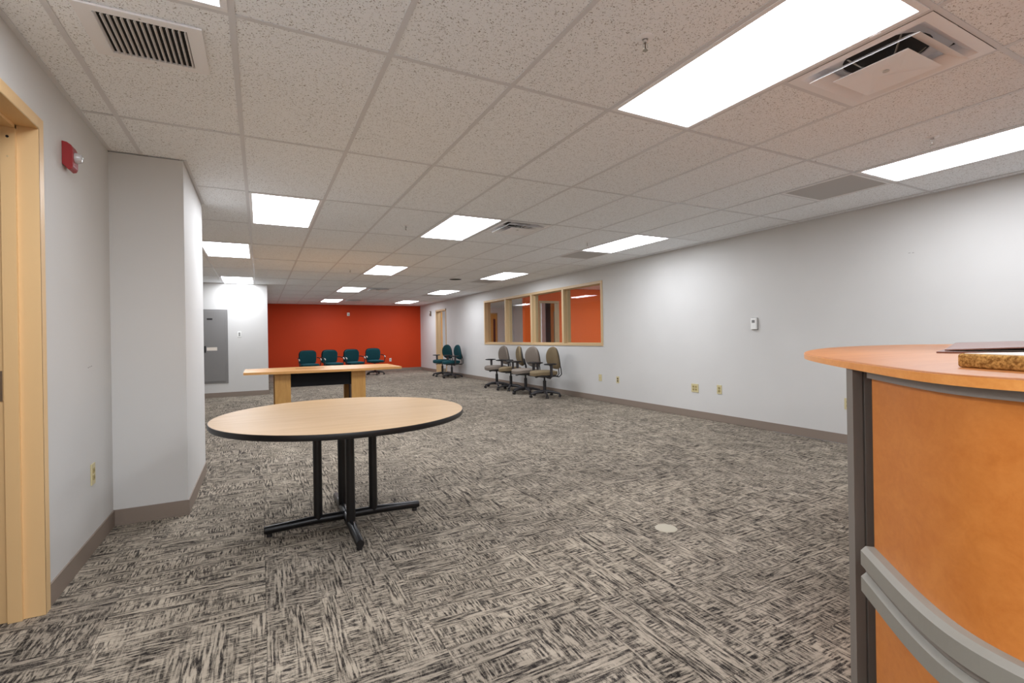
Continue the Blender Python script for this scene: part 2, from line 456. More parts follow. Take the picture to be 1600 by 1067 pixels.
# wall angles
obj('wall_angle', B(XL, XL+0.022, YB, YC, CH-0.002, CH+0.001), M_TEE, ceil)
obj('wall_angle', B(XC, XC+0.022, YC, YC2, CH-0.002, CH+0.001), M_TEE, ceil)
obj('wall_angle', B(XR-0.022, XR, YB, YF, CH-0.002, CH+0.001), M_TEE, ceil)
obj('wall_angle', B(XP, XR, YF-0.022, YF, CH-0.002, CH+0.001), M_TEE, ceil)
obj('wall_angle', B(XLL, XP, YP-0.022, YP, CH-0.002, CH+0.001), M_TEE, ceil)

# ------------------------------------------------------------------ baseboards
bh, bt = 0.1, 0.008
def baseboard(name, x0, x1, y0, y1):
    bm = BM(); box(bm, x0, x1, y0, y1, 0, bh)
    if x1-x0 > y1-y0: box(bm, x0, x1, y0-0.006 if name in ('column_front', 'far', 'panel') else y0, y1, 0, 0.012)
    o = struct('baseboard_'+name, bm, M_BASE)
    return o
baseboard('left', XL, XL+bt, 2.853, YC)
baseboard('left_near', XL, XL+bt, YB, 1.73)
baseboard('column_front', XL, XC+bt, YC-bt, YC)
baseboard('column_side', XC, XC+bt, YC, YC2)
baseboard('panel', XLL, XP, YP-bt, YP)
baseboard('panel_return', XP, XP+bt, YP-bt, YF)
baseboard('far', XP, XR, YF-bt, YF)
baseboard('right', XR-bt, XR, YB, RDY0-0.05)
baseboard('right_far', XR-bt, XR, RDY1+0.05, YF)
baseboard('back', XL, XR, YB, YB+bt)

# ------------------------------------------------------------------ left door (steel frame in the left wall)
def jamb_profile(side):
    """plan section of the throat along X: (x, depth from opening edge)"""
    return None
bm = BM()
def door_frame_left():
    bm = BM()
    xo, xi = XL+0.012, XL-WT-0.012
    for (ya, yb, s) in ((DY1-0.002, DY1+0.05, 1), (DY0-0.05, DY0+0.002, -1)):
        box(bm, XL, xo, ya, yb, 0, DZ+0.05); box(bm, xi, XL-WT, ya, yb, 0, DZ+0.05)
        e = DY1 if s > 0 else DY0
        y0, y1 = (e-0.004, e+0.002) if s > 0 else (e-0.002, e+0.004)
        box(bm, xi, xo, y0, y1, 0, DZ)
        y0, y1 = (e-0.020, e-0.004) if s > 0 else (e+0.004, e+0.020)
        box(bm, XL-0.107, XL-0.060, y0, y1, 0, DZ-0.004)
    box(bm, XL, xo, DY0, DY1, DZ-0.002, DZ+0.05); box(bm, xi, XL-WT, DY0, DY1, DZ-0.002, DZ+0.05)
    box(bm, xi, xo, DY0, DY1, DZ-0.004, DZ)
    box(bm, XL-0.107, XL-0.060, DY0+0.004, DY1-0.004, DZ-0.020, DZ-0.004)
    return bm
d1 = struct('door_1', door_frame_left(), M_FRAME)
obj('strike_plate', B(XL-0.150, XL-0.116, DY1-0.0065, DY1-0.0035, 0.945, 1.075), M_STEEL, d1)
obj('strike_hole', B(XL-0.142, XL-0.126, DY1-0.0075, DY1-0.006, 0.985, 1.035), M_BLACKVOID, d1)
for z_ in (2.075, 1.99):
    b = BM(); cyl(b, (XL-0.084, DY1-0.0215, z_), (XL-0.084, DY1-0.0195, z_), 0.0055 if z_ > 2 else 0.004, seg=12); obj('screw_hole', b, M_BLACKVOID if z_ > 2 else M_FRAME2, d1)
bm = B(XL-0.985, XL-0.115, DY0+0.008, DY0+0.052, 0.01, DZ-0.006)
leaf = obj('door_leaf', bm, M_DOOR, d1)
b = BM(); lathe(b, [(0.03, 0), (0.03, 0.008), (0.012, 0.012), (0.012, 0.05), (0.028, 0.06), (0.028, 0.075), (0.0, 0.082)], 16, Matrix.Translation((XL-0.92, DY0+0.052, 1.0)) @ Matrix.Rotation(-PI/2, 4, 'X'))
obj('door_knob', b, M_STEEL, leaf, True)
# closed lobby behind the door so no void is seen
bm = BM(); box(bm, XL-2.2, XL-2.1, 0.6, 4.0, 0, 2.5); box(bm, XL-2.1, XL-WT, 3.9, 4.0, 0, 2.5); box(bm, XL-2.1, XL-WT, 0.6, 0.7, 0, 2.5); box(bm, XL-2.1, XL-WT, 0.6, 4.0, 2.5, 2.55)
struct('wall_lobby', bm, M_WALL2)
fl = struct('floor_lobby', B(XL-2.1, XL, 0.7, 3.9, -0.05, -0.002), M_CARPET)

# ------------------------------------------------------------------ window in the right wall
fwd = 0.05
def frame_part(nm, x0, x1, y0, y1, z0, z1, par): return obj(nm, B(x0, x1, y0, y1, z0, z1), M_FRAME2, par)
w1 = struct('window_1', B(XR-0.014, XR+WT+0.014, WY0-0.0, WY1, WZ0, WZ0+0.045), M_FRAME2)
xo, xi = XR-0.014, XR+WT+0.014
frame_part('window_head', xo, xi, WY0, WY1, WZ1-0.05, WZ1, w1)
frame_part('window_jamb', xo, xi, WY0, WY0+fwd, WZ0+0.045, WZ1-0.05, w1)
frame_part('window_jamb', xo, xi, WY1-fwd, WY1, WZ0+0.045, WZ1-0.05, w1)
MU = [8.16, 9.43, 10.72]
for y in MU: frame_part('mullion', xo, xi, y-0.032, y+0.032, WZ0+0.045, WZ1-0.05, w1)
ed = [WY0+fwd]+[v for y in MU for v in (y-0.032, y+0.032)]+[WY1-fwd]
for k in range(0, 8, 2):
    a, b_ = ed[k], ed[k+1]
    xs = XR+0.055
    bm = BM()   # glazing stops
    for (p, q, r, s) in ((a, a+0.014, WZ0+0.045, WZ1-0.05), (b_-0.014, b_, WZ0+0.045, WZ1-0.05), (a+0.014, b_-0.014, WZ0+0.045, WZ0+0.059), (a+0.014, b_-0.014, WZ1-0.064, WZ1-0.05)):
        box(bm, xs, xs+0.055, p, q, r, s)
    obj('glazing_stop', bm, M_FRAME2, w1)
    obj('glass_pane', B(xs+0.024, xs+0.030, a+0.012, b_-0.012, WZ0+0.056, WZ1-0.062), M_GLASS, w1)

# door in the right wall
def frame_xwall(x0, x1, y0, y1, z, fw_=0.05, p=0.012):
    bm = BM()
    for (a, b) in ((y0-fw_, y0+0.004), (y1-0.004, y1+fw_)):
        box(bm, x0-p, x0, a, b, 0, z+fw_); box(bm, x1, x1+p, a, b, 0, z+fw_)
    box(bm, x0-p, x1+p, y0, y0+0.006, 0, z); box(bm, x0-p, x1+p, y1-0.006, y1, 0, z)
    box(bm, x0-p, x1+p, y0, y1, z-0.006, z); box(bm, x0-p, x0, y0-fw_, y1+fw_, z, z+fw_); box(bm, x1, x1+p, y0-fw_, y1+fw_, z, z+fw_)
    box(bm, x0+0.05, x0+0.09, y0+0.006, y0+0.02, 0, z-0.006); box(bm, x0+0.05, x0+0.09, y1-0.02, y1-0.006, 0, z-0.006)
    return bm
d2 = struct('door_2', frame_xwall(XR, XR+WT, RDY0, RDY1, RDZ), M_FRAME2)
hx, hy = XR+WT+0.015, RDY1-0.02
lf = obj('door_leaf', box(BM(), hx, hx+0.044, hy, hy+0.90, 0.01, RDZ-0.01, rot=math.radians(-19.5), piv=(hx, hy, 0)), M_DOOR, d2)
a = math.radians(-19.5)
kx, ky = hx-math.sin(a)*0.83*1.0, hy+math.cos(a)*0.83
b = BM(); cyl(b, (kx, ky, 1.0), (kx-0.05, ky-0.015, 1.0), 0.012); cyl(b, (kx-0.05, ky+0.02, 1.0), (kx-0.05, ky-0.09, 1.0), 0.01)
obj('lever_handle', b, M_STEEL, lf, True)
# doorway in the side room's orange partition, with open maple door beyond
bm = BM()
for (a0, a1) in ((PD0-0.05, PD0+0.006), (PD1-0.006, PD1+0.05)):
    box(bm, a0, a1, 10.985, 11.0, 0, 2.15); box(bm, a0, a1, 11.12, 11.135, 0, 2.15)
box(bm, PD0, PD0+0.008, 11.0, 11.12, 0, 2.10); box(bm, PD1-0.008, PD1, 11.0, 11.12, 0, 2.10); box(bm, PD0, PD1, 11.0, 11.12, 2.092, 2.10)
box(bm, PD0, PD1, 10.985, 11.0, 2.092, 2.15)
d3 = struct('door_3', bm, M_FRAME2)
struct('wall_side_room_inner', B(8.0, SX, 13.06, 13.18, 0, 2.5), M_WALL2)
d5 = struct('door_5', B(8.14, 8.31, 13.02, 13.06, 0, 2.3), M_BLACKP)
lf = obj('door_leaf', B(8.31, 9.15, 13.01, 13.05, 0.01, 2.3), M_DOOR, d5)
obj('door_glazing', B(8.42, 8.98, 13.0, 13.012, 0.75, 2.0), M_GREENGL, lf)
# door on the side room's far wall
bm = BM(); box(bm, 7.83, 7.88, YF-0.014, YF, 0, 2.2); box(bm, 8.76, 8.81, YF-0.014, YF, 0, 2.2); box(bm, 7.83, 8.81, YF-0.014, YF, 2.15, 2.2)
d4 = struct('door_4', bm, M_FRAME2)
lf = obj('door_leaf', B(7.88, 8.76, YF-0.03, YF, 0.01, 2.15), M_DOOR, d4)
obj('vision_panel', B(8.60, 8.70, YF-0.034, YF-0.03, 0.9, 1.95), M_GREYP, lf)

# ------------------------------------------------------------------ troffers
def lens_pos(i, j): return ((xl(i)+xl(i+1))/2, (yl(j)+yl(j+1))/2)
def make_troffer():
    t = thing('ceiling_light', '', 'ceiling light', (0, 0, CH))
    hw, hl = TX/2-bw, TY/2-bw
    r = 0.026
    bm = BM()
    for (x0, x1, y0, y1) in ((-hw, hw, -hl, -hl+r), (-hw, hw, hl-r, hl), (-hw, -hw+r, -hl+r, hl-r), (hw-r, hw, -hl+r, hl-r)):
        box(bm, x0, x1, y0, y1, -0.004, 0.02, 0.002)
    obj('lens_frame', bm, M_FIX, t)
    # lens: shallow pillow
    nx, ny = 8, 10; a, b = hw-r+0.002, hl-r+0.002
    bm = BM(); V = [[bm.verts.new((-a+2*a*p/nx, -b+2*b*q/ny, 0.004-0.004*math.sin(PI*p/nx))) for q in range(ny+1)] for p in range(nx+1)]
    for p in range(nx):
        for q in range(ny): bm.faces.new((V[p][q], V[p][q+1], V[p+1][q+1], V[p+1][q]))
    obj('lens', bm, M_LENS, t, True)
    obj('housing', B(-hw, hw, -hl, hl, 0.02, 0.05), M_FIX, t)
    for y in (-hl+0.18, hl-0.18): obj('latch', B(hw-r*0.7, hw-r*0.2, y-0.02, y+0.02, -0.0055, -0.003), M_FIX, t)
    return t
LN = {(3, -1): 'large bright ceiling light panel nearest the camera beside the square air diffuser',
      (7, -1): 'bright light panel cut off by the right picture edge beside a flat grey grille',
      (0, 2): 'light panel in front of the white column, nearest of the left ceiling lights',
      (3, 2): 'light panel directly left of the second square diffuser with dark slots',
      (7, 2): 'light panel above the near end of the interior window, beside a grey grille',
      (-1, 4): 'light panel partly hidden behind the white column, second from the front on the left',
      (3, 5): 'central light panel, third of the middle row counting from the camera',
      (7, 5): 'light panel near the right wall above the far half of the interior window',
      (-1, 7): 'thin looking light panel just above the wall with the electrical panel',
      (3, 8): 'middle row light panel, fourth from the camera beside a dark slotted diffuser',
      (7, 8): 'light panel near the right wall between window and far door',
      (3, 11): 'small distant light panel of the middle row closest to the orange wall',
      (7, 11): 'small distant light panel at the right near the orange wall',
      (-1, -1): 'light panel cut by the top picture edge beside the louvred return vent',
      (3, -4): 'light panel of the middle row behind the camera',
      (7, -4): 'light panel near the right wall behind the camera',
      (-1, -4): 'unseen light panel added behind the camera to brighten the left wall',  # unseen panel, added to brighten the left wall
      (0, -3): 'unseen light panel added above the camera, left of centre, as fill'}  # added fill panel out of view, lifts the left wall and column front
proto = None
for c in LIGHTS:
    x, y = lens_pos(*c)
    if proto is None:
        proto = make_troffer(); proto.location = (x, y, CH); proto['label'] = LN[c]; proto['group'] = 'fluorescent ceiling light panels'
    else: dup(proto, (x, y, CH), 0, LN[c], 'fluorescent ceiling light panels')
for (x, y) in ((8.5, 9.0), (6.5, 12.9), (6.3, 15.8), (7.9, 6.6)):  # panels added out of view to brighten the side room
    dup(proto, (x, y, 2.49), 0, 'unseen light panel added to brighten the side room behind the right wall, at %s' % {9.0: 'the orange partition', 12.9: 'the rear part', 15.8: 'the open far door', 6.6: 'the near end'}[y], 'fluorescent ceiling light panels')

# ------------------------------------------------------------------ square step-down diffusers
def make_diffuser():
    t = thing('air_diffuser', '', 'air diffuser', (0, 0, CH))
    h = TX/2-bw
    def sq(bm, s0, z0, s1, z1):
        a = [bm.verts.new((sx*s0, sy*s0, z0)) for sx, sy in ((-1, -1), (1, -1), (1, 1), (-1, 1))]
        b = [bm.verts.new((sx*s1, sy*s1, z1)) for sx, sy in ((-1, -1), (1, -1), (1, 1), (-1, 1))]
        for k in range(4): bm.faces.new((a[k], a[(k+1) % 4], b[(k+1) % 4], b[k]))
    bm = BM(); sq(bm, h, -0.003, h-0.045, -0.003); sq(bm, h-0.045, -0.003, h-0.085, 0.028); sq(bm, h-0.085, 0.028, h-0.10, 0.055)
    bm2 = bm; obj('outer_pan', bm2, M_FIX, t)
    bm = BM(); lathe(bm, [(0.255, 0.055), (0.17, 0.055), (0.16, 0.075), (0.16, 0.09)], 32); obj('collar_plate', bm, M_FIX, t, True)
    bm = BM(); lathe(bm, [(0.165, 0.088), (0.0, 0.088)], 32); obj('duct_mouth', bm, M_BLACKVOID, t)
    bm = BM(); sq(bm, 0.222, -0.022, 0.16, 0.018); sq(bm, 0.222, -0.022, 0.225, -0.026); sq(bm, 0.225, -0.026, 0.16, 0.014)
    obj('middle_cone', bm, M_FIX, t)
    bm = BM(); sq(bm, 0.150, -0.032, 0.153, -0.036)
    a = [bm.verts.new((sx*0.153, sy*0.153, -0.036)) for sx, sy in ((-1, -1), (1, -1), (1, 1), (-1, 1))]
    n = 24
    ring = [bm.verts.new((0.055*math.cos(2*PI*k/n+PI/4+PI), 0.055*math.sin(2*PI*k/n+PI/4+PI), -0.018)) for k in range(n)]
    for s in range(4):
        for k in range(6):
            p, q = ring[(s*6+k) % n], ring[(s*6+k+1) % n]
            bm.faces.new((a[s], a[(s+1) % 4], q)) if k == 5 else None
            bm.faces.new((a[s], p, q))
    cdisc = bm.verts.new((0, 0, -0.020))
    for k in range(n): bm.faces.new((ring[k], ring[(k+1) % n], cdisc))
    obj('inner_cone', bm, M_FIX, t)
    bm = BM(); lathe(bm, [(0.014, -0.019), (0.014, -0.024), (0.0, -0.025)], 14); obj('hub_plug', bm, M_FIXD, t, True)
    for k in range(4):
        a_ = PI/4+k*PI/2
        b = BM(); tube(b, [(0.03*math.cos(a_), 0.03*math.sin(a_), -0.012), (0.10*math.cos(a_), 0.10*math.sin(a_), 0.015), (0.165*math.cos(a_), 0.165*math.sin(a_), 0.07)], 0.004, 6)
        obj('support_wire', b, M_STEEL, t)
    return t
DL = {(4, -1): 'large square stepped air diffuser at top right beside the nearest light panel',
      (4, 2): 'square air diffuser with dark slots right of the second middle light panel',
      (4, 8): 'small distant diffuser with dark slots right of the fourth middle light panel',
      (4, 11): 'farthest small diffuser with dark slots near the orange wall'}
proto = None
for c in HALF:
    x, y = (xl(c[0])+xl(c[0]+1))/2, yl(c[1])+TY/4
    if proto is None:
        proto = make_diffuser(); proto.location = (x, y, CH); proto['label'] = DL[c]; proto['group'] = 'square ceiling air diffusers'
    else: dup(proto, (x, y, CH), 0, DL[c], 'square ceiling air diffusers')
# flat grey return grilles
GL = {(7, 0): 'flat grey return grille beside the light panel at the right picture edge',
      (7, 3): 'flat grey return grille left of the light above the window',
      (7, 6): 'flat grey return grille in the ceiling above the window far end',
      (7, 9): 'small distant grey return grille near the far door',
      (7, 12): 'farthest grey return grille next to the orange wall'}
def make_grille():
    t = thing('return_grille', '', 'air grille', (0, 0, CH))
    h = TX/2-bw
    bm = BM()
    for (x0, x1, y0, y1) in ((-h, h, -h, -h+0.02), (-h, h, h-0.02, h), (-h, -h+0.02, -h+0.02, h-0.02), (h-0.02, h, -h+0.02, h-0.02)): box(bm, x0, x1, y0, y1, -0.003, 0.012)
    obj('grille_frame', bm, M_FIX, t)
    obj('backing', B(-h, h, -h, h, 0.020, 0.024), M_GREYP, t)
    bm = BM(); k = -h+0.026
    while k < h-0.02:
        box(bm, k, k+0.008, -h+0.02, h-0.02, 0.0, 0.008); box(bm, -h+0.02, h-0.02, k, k+0.008, 0.001, 0.007); k += 0.0135
    obj('egg_crate_core', bm, M_FIXD, t, kind='stuff')
    return t
proto = None
for c in GREY:
    if yl(c[1])+TY/4+TX/2 > YF: continue
    x, y = (xl(c[0])+xl(c[0]+1))/2, yl(c[1])+TY/4
    if proto is None:
        proto = make_grille(); proto.location = (x, y, CH); proto['label'] = GL[c]; proto['group'] = 'flat grey ceiling grilles'
    else: dup(proto, (x, y, CH), 0, GL[c], 'flat grey ceiling grilles')
# louvred vent on the tile near the left wall
t = thing('louvred_vent', 'white louvred return vent with dark slots in the ceiling at top left', 'air vent', (-0.395, 2.437, CH-0.001))
VX, VY, vx, vy = 0.205, 0.182, 0.150, 0.145
bm = BM()
for (x0, x1, y0, y1) in ((-VX, VX, -VY, -vy), (-VX, VX, vy, VY), (-VX, -vx, -vy, vy), (vx, VX, -vy, vy)): box(bm, x0, x1, y0, y1, -0.008, 0)
obj('vent_frame', bm, M_FIX, t)
obj('vent_backing', B(-vx, vx, -vy, vy, -0.0010, -0.0004), M_BLACKVOID, t)
for k in range(15):
    x = -vx+0.006+(2*vx-0.012)*k/14
    b = box(BM(), -0.0006, 0.0006, -vy, vy, -0.0075, 0.0075)
    bmesh.ops.rotate(b, cent=(0, 0, 0), matrix=Matrix.Rotation(math.radians(22), 3, 'Y'), verts=b.verts[:])
    o = obj('louvre', b, M_FIX, t); o.location = (x, 0, -0.0065)
for y in (-0.163, 0.163):
    b = BM(); cyl(b, (0, y, -0.0095), (0, y, -0.008), 0.004, seg=10); obj('screw', b, M_STEEL, t)
# round dark vent
t = thing('round_vent', 'small round black ceiling opening between light rows', 'air vent', (3.72, 9.55, CH))
b = BM(); lathe(b, [(0.145, 0), (0.145, -0.006), (0.13, -0.010), (0.125, -0.006)], 28); obj('rim', b, M_FIX, t, True)
b = BM(); lathe(b, [(0.131, -0.009), (0.08, -0.016), (0.0, -0.020)], 28); obj('dark_cone', b, M_BLACKVOID, t, True)
# sprinklers
def make_sprinkler():
    t = thing('sprinkler_head', '', 'sprinkler', (0, 0, CH))
    b = BM(); lathe(b, [(0.036, 0.001), (0.036, -0.002), (0.022, -0.008), (0.012, -0.008)], 20); obj('escutcheon', b, M_FIX, t, True)
    b = BM(); cyl(b, (0, 0, -0.008), (0, 0, -0.022), 0.009, seg=12); obj('body', b, M_CHROME, t, True)
    for s in (-1, 1):
        b = BM(); tube(b, [(s*0.008, 0, -0.02), (s*0.013, 0, -0.032), (s*0.010, 0, -0.044), (0, 0, -0.052)], 0.0022, 6); obj('frame_arm', b, M_CHROME, t)
    b = BM(); cyl(b, (0, 0, -0.022), (0, 0, -0.05), 0.0025, seg=8); obj('glass_bulb', b, M_BROWN, t)
    b = BM(); cyl(b, (0, 0, -0.052), (0, 0, -0.054), 0.011, seg=16); obj('deflector', b, M_STEEL, t)
    return t
SPR = [((1.471, 1.53), 'sprinkler head in the ceiling tile left of the nearest light panel'),
       ((3.916, 1.51), 'sprinkler head between the diffuser and the light at the right edge'),
       ((1.455, 5.21), 'sprinkler head left of the second middle light panel'),
       ((3.917, 5.2), 'sprinkler head left of the light above the window'),
       ((1.455, 8.88), 'tiny distant sprinkler head left of the third middle light panel')]
proto = None
for (x, y), lb in SPR:
    if proto is None:
        proto = make_sprinkler(); proto.location = (x, y, CH+0.002); proto['label'] = lb; proto['group'] = 'ceiling sprinkler heads'
    else: dup(proto, (x, y, CH+0.002), 0.4, lb, 'ceiling sprinkler heads')

# ------------------------------------------------------------------ wall fittings
def plate(x, y, z, w_, h_, wall, name, label, kind='duplex', cat='wall socket'):
    """wall: 'R','L','F','P' - plate lies on that wall"""
    rz = {'R': PI/2, 'L': -PI/2, 'F': PI, 'P': PI}[wall]
    # local frame: plate in XZ, facing +Y
    t = thing(name, label, cat, (x, y, z), {'R': PI/2, 'L': -PI/2, 'F': PI, 'P': PI}[wall])
    pm, dm = (M_IVORY, M_IVORYD)
    if kind in ('white', 'greyswitch'): pm, dm = M_WHITEP, M_PANELG
    if kind == 'brown': dm = M_BROWN
    obj('cover_plate', box(BM(), -w_/2, w_/2, 0, 0.006, -h_/2, h_/2, 0.002), pm, t)
    n = 2 if kind == 'double' else 1
    for k in range(n):
        ox = (k-(n-1)/2)*0.046
        if kind == 'blank':
            b = BM(); cyl(b, (0, 0.006, 0), (0, 0.009, 0), 0.007, seg=12); obj('jack', b, dm, t)
        else:
            for s in (-1, 1):
                r = obj('receptacle', box(BM(), ox-0.016, ox+0.016, 0.005, 0.009, s*0.020-0.014, s*0.020+0.014, 0.003), dm, t)
                if kind in ('duplex', 'double', 'brown', 'white'):
                    obj('slot', B(ox-0.007, ox-0.005, 0.0088, 0.0096, s*0.020-0.004, s*0.020+0.006), M_BLACKVOID, r)
                    obj('slot', B(ox+0.005, ox+0.007, 0.0088, 0.0096, s*0.020-0.004, s*0.020+0.006), M_BLACKVOID, r)
    b = BM(); cyl(b, (0, 0.006, 0.0), (0, 0.0075, 0.0), 0.003, seg=8); obj('plate_screw', b, M_STEEL, t)
    return t
plate(XR, 6.99, 0.423, 0.085, 0.12, 'R', 'wall_plate', 'blank ivory wall plate low on right wall, nearest the chairs', 'blank')
plate(XR, 6.51, 0.419, 0.07, 0.115, 'R', 'wall_socket', 'brown socket in ivory plate just right of the blank plate', 'brown')
plate(XR, 4.858, 0.42, 0.125, 0.12, 'R', 'wall_socket', 'double width ivory socket plate low on the right wall', 'double')
plate(XR, 4.45, 0.435, 0.075, 0.12, 'R', 'wall_socket', 'single ivory socket right of the double width plate', 'duplex')
plate(XR, 2.86, 0.425, 0.075, 0.12, 'R', 'wall_socket', 'ivory socket on right wall peeking out beside the desk post', 'duplex')
plate(XL, 3.52, 0.44, 0.07, 0.12, 'L', 'wall_socket', 'ivory duplex socket low on the left wall beside the column', 'duplex')
plate(4.332, YF, 0.415, 0.075, 0.12, 'F', 'wall_socket', 'white socket low on the orange wall beside the rightmost teal chair', 'white')
plate(-0.394, YP, 1.344, 0.075, 0.12, 'P', 'light_switch', 'grey two gang switch plate right of the electrical panel', 'greyswitch', 'light switch')
# thermostat
t = thing('thermostat', 'small white thermostat box at eye height on the right wall', 'thermostat', (XR, 3.915, 1.305), PI/2)
obj('case', box(BM(), -0.038, 0.038, 0, 0.032, -0.07, 0.07, 0.004), M_WHITEP, t)
obj('display', B(-0.02, 0.02, 0.031, 0.0335, 0.01, 0.045), M_PANELG, t)
obj('base_plate', B(-0.042, 0.042, 0, 0.006, -0.074, 0.074), M_PANELG, t)
# fire alarm horn strobe on left wall
t = thing('fire_alarm', 'red fire alarm with clear strobe dome on the left wall near the door frame', 'fire alarm', (XL, 3.150, 2.128), -PI/2)
prof = [(0, 0.070), (0.020, 0.066), (0.036, 0.054), (0.044, 0.034), (0.044, -0.052), (0.038, -0.066), (0.024, -0.070), (0, -0.044)]
bm = BM()
A_ = [bm.verts.new((-0.04, y, z)) for y, z in prof]; B_ = [bm.verts.new((0.036, y, z)) for y, z in prof]
bm.faces.new(A_[::-1]); bm.faces.new(B_)
for k in range(len(prof)): bm.faces.new((A_[k], A_[(k+1) % 8], B_[(k+1) % 8], B_[k]))
bmesh.ops.recalc_face_normals(bm, faces=bm.faces[:])
bmesh.ops.bevel(bm, geom=bm.edges[:], offset=0.0025, segments=2, profile=0.5, affect='EDGES')
obj('alarm_body', bm, M_RED, t)
b = BM(); lathe(b, [(0.026, 0), (0.026, 0.014), (0.019, 0.028), (0.0, 0.034)], 16, Matrix.Translation((0.0, 0.042, -0.002)) @ Matrix.Rotation(-PI/2, 4, 'X')); obj('strobe_dome', b, M_CLEAR, t, True)
b = BM(); cyl(b, (0.0, 0.044, -0.002), (0.0, 0.062, -0.002), 0.013, seg=12); obj('reflector', b, M_CHROME, t)
# far alarm and sensor
t = thing('wall_speaker', 'small dark wall sounder high on right wall beside the far door', 'wall alarm', (XR, 16.62, 2.08), PI/2)
obj('case', box(BM(), -0.05, 0.05, 0, 0.04, -0.085, 0.085, 0.006), M_BROWN, t)
b = BM(); cyl(b, (0, 0.04, 0.03), (0, 0.052, 0.03), 0.028, seg=16); obj('lens', b, M_WHITEP, t)
t = thing('motion_sensor', 'small white sensor high on the orange wall', 'sensor', (2.84, YF, 2.10), PI)
obj('case', box(BM(), -0.045, 0.045, 0, 0.05, -0.06, 0.06, 0.012), M_WHITEP, t)
b = BM(); lathe(b, [(0.03, 0), (0.026, 0.014), (0, 0.02)], 16, Matrix.Translation((0, 0.05, -0.01)) @ Matrix.Rotation(-PI/2, 4, 'X')); obj('lens', b, M_STEEL, t, True)
# electrical panel
t = thing('electrical_panel', 'tall grey electrical panel door with paper label on white wall', 'electrical panel', (-0.86, YP-0.001, 0.30), PI)
obj('trim_plate', box(BM(), -0.25, 0.25, 0, 0.012, 0, 1.575, 0.003), M_PANELG, t)
dr = obj('panel_door', box(BM(), -0.20, 0.235, 0.011, 0.020, 0.04, 1.535, 0.003), M_PANELG, t)
obj('latch', B(0.155, 0.185, 0.019, 0.03, 0.66, 0.80), M_BLACKP, dr)
obj('paper_label', B(-0.05, 0.14, 0.0195, 0.0215, 0.70, 0.77), M_LABEL, dr)
obj('name_plate', B(0.03, 0.13, 0.0195, 0.022, 1.35, 1.385), M_BLACKP, dr)
for z_ in (0.35, 0.9, 1.3):
    b = BM(); cyl(b, (-0.205, 0.016, z_), (-0.205, 0.016, z_+0.07), 0.007, seg=8); obj('hinge', b, M_PANELG, t)
# scuffs on the walls
for (x, y, z, n_, wal) in ((XL, 3.478, 1.048, 3, 'L'), (XR, 2.28, 1.92, 2, 'R'), (XR, 6.19, 0.72, 1, 'R')):
    b = BM()
    for k in range(n_):
        sx = 1 if wal == 'L' else -1
        box(b, min(x, x+sx*0.0006), max(x, x+sx*0.0006), y+k*0.028-0.008, y+k*0.028+0.008, z+k*0.003, z+k*0.003+0.004)
    obj('scuff_mark', b, M_PANELG, bpy.data.objects['wall_left'] if wal == 'L' else wr)
# floor cover disc
t = obj('floor_box_cover', lathe(BM(), [(0.0, 0.004), (0.058, 0.004), (0.066, 0.0)], 28, Matrix.Translation((2.2, 2.177, 0))), M_CONFLEG)
t.data.materials[0] = mat('greige cover', srgb(172, 164, 146), 0.6)
t['label'] = 'round greige floor box cover set in the carpet'; t['category'] = 'floor cover'

# ------------------------------------------------------------------ round table with cross base
RT = thing('round_table', 'round light maple table with black edge and black four post cross base', 'table', (0.485, 3.245, 0), 0)
R0, TZ = 0.762, 0.72
b = BM(); lathe(b, [(0, TZ), (R0-0.004, TZ), (R0-0.004, TZ-0.012), (0, TZ-0.012)], 96); obj('tabletop', b, M_MAPLE, RT)
b = BM(); lathe(b, [(R0-0.005, TZ-0.001), (R0-0.002, TZ-0.0008), (R0, TZ-0.006), (R0, TZ-0.026), (R0-0.004, TZ-0.032), (R0-0.03, TZ-0.032), (R0-0.03, TZ-0.0125), (R0-0.005, TZ-0.0125)], 96)
obj('edge_band', b, M_BLACK, RT, True)
obj('tabletop_core', lathe(BM(), [(0, TZ-0.0125), (R0-0.031, TZ-0.0125), (R0-0.031, TZ-0.03), (0, TZ-0.03)], 48), M_BLACKP, RT)
def arm(sx, sy):
    b = BM()
    L = 0.47
    tube(b, [(sx*0.0, sy*0.0, 0.052), (sx*0.2, sy*0.2, 0.052), (sx*L, sy*L, 0.04), (sx*(L+0.01), sy*(L+0.01), 0.04)], [0.027, 0.027, 0.024, 0.021], 14)
    return b
for sx, sy in ((1, 0), (-1, 0), (0, 1), (0, -1)):
    a_ = obj('base_arm', arm(sx, sy), M_BLACK, RT, True)
    b = BM(); cyl(b, (sx*0.45, sy*0.45, 0), (sx*0.45, sy*0.45, 0.02), 0.017, seg=14); obj('foot_glide', b, M_BLACKP, a_)
    b = BM(); cyl(b, (sx*0.172, sy*0.172, 0.055), (sx*0.172, sy*0.172, TZ-0.034), 0.0265, seg=24); obj('post', b, M_BLACK, RT, True)
bm = BM(); box(bm, -0.3, 0.3, -0.02, 0.02, TZ-0.036, TZ-0.030); box(bm, -0.02, 0.02, -0.3, 0.3, TZ-0.036, TZ-0.030); obj('top_bracket', bm, M_BLACK, RT)
obj('price_tag', box(BM(), 0.165, 0.195, -0.71, -0.705, TZ-0.045, TZ-0.032), M_WHITEP, RT)

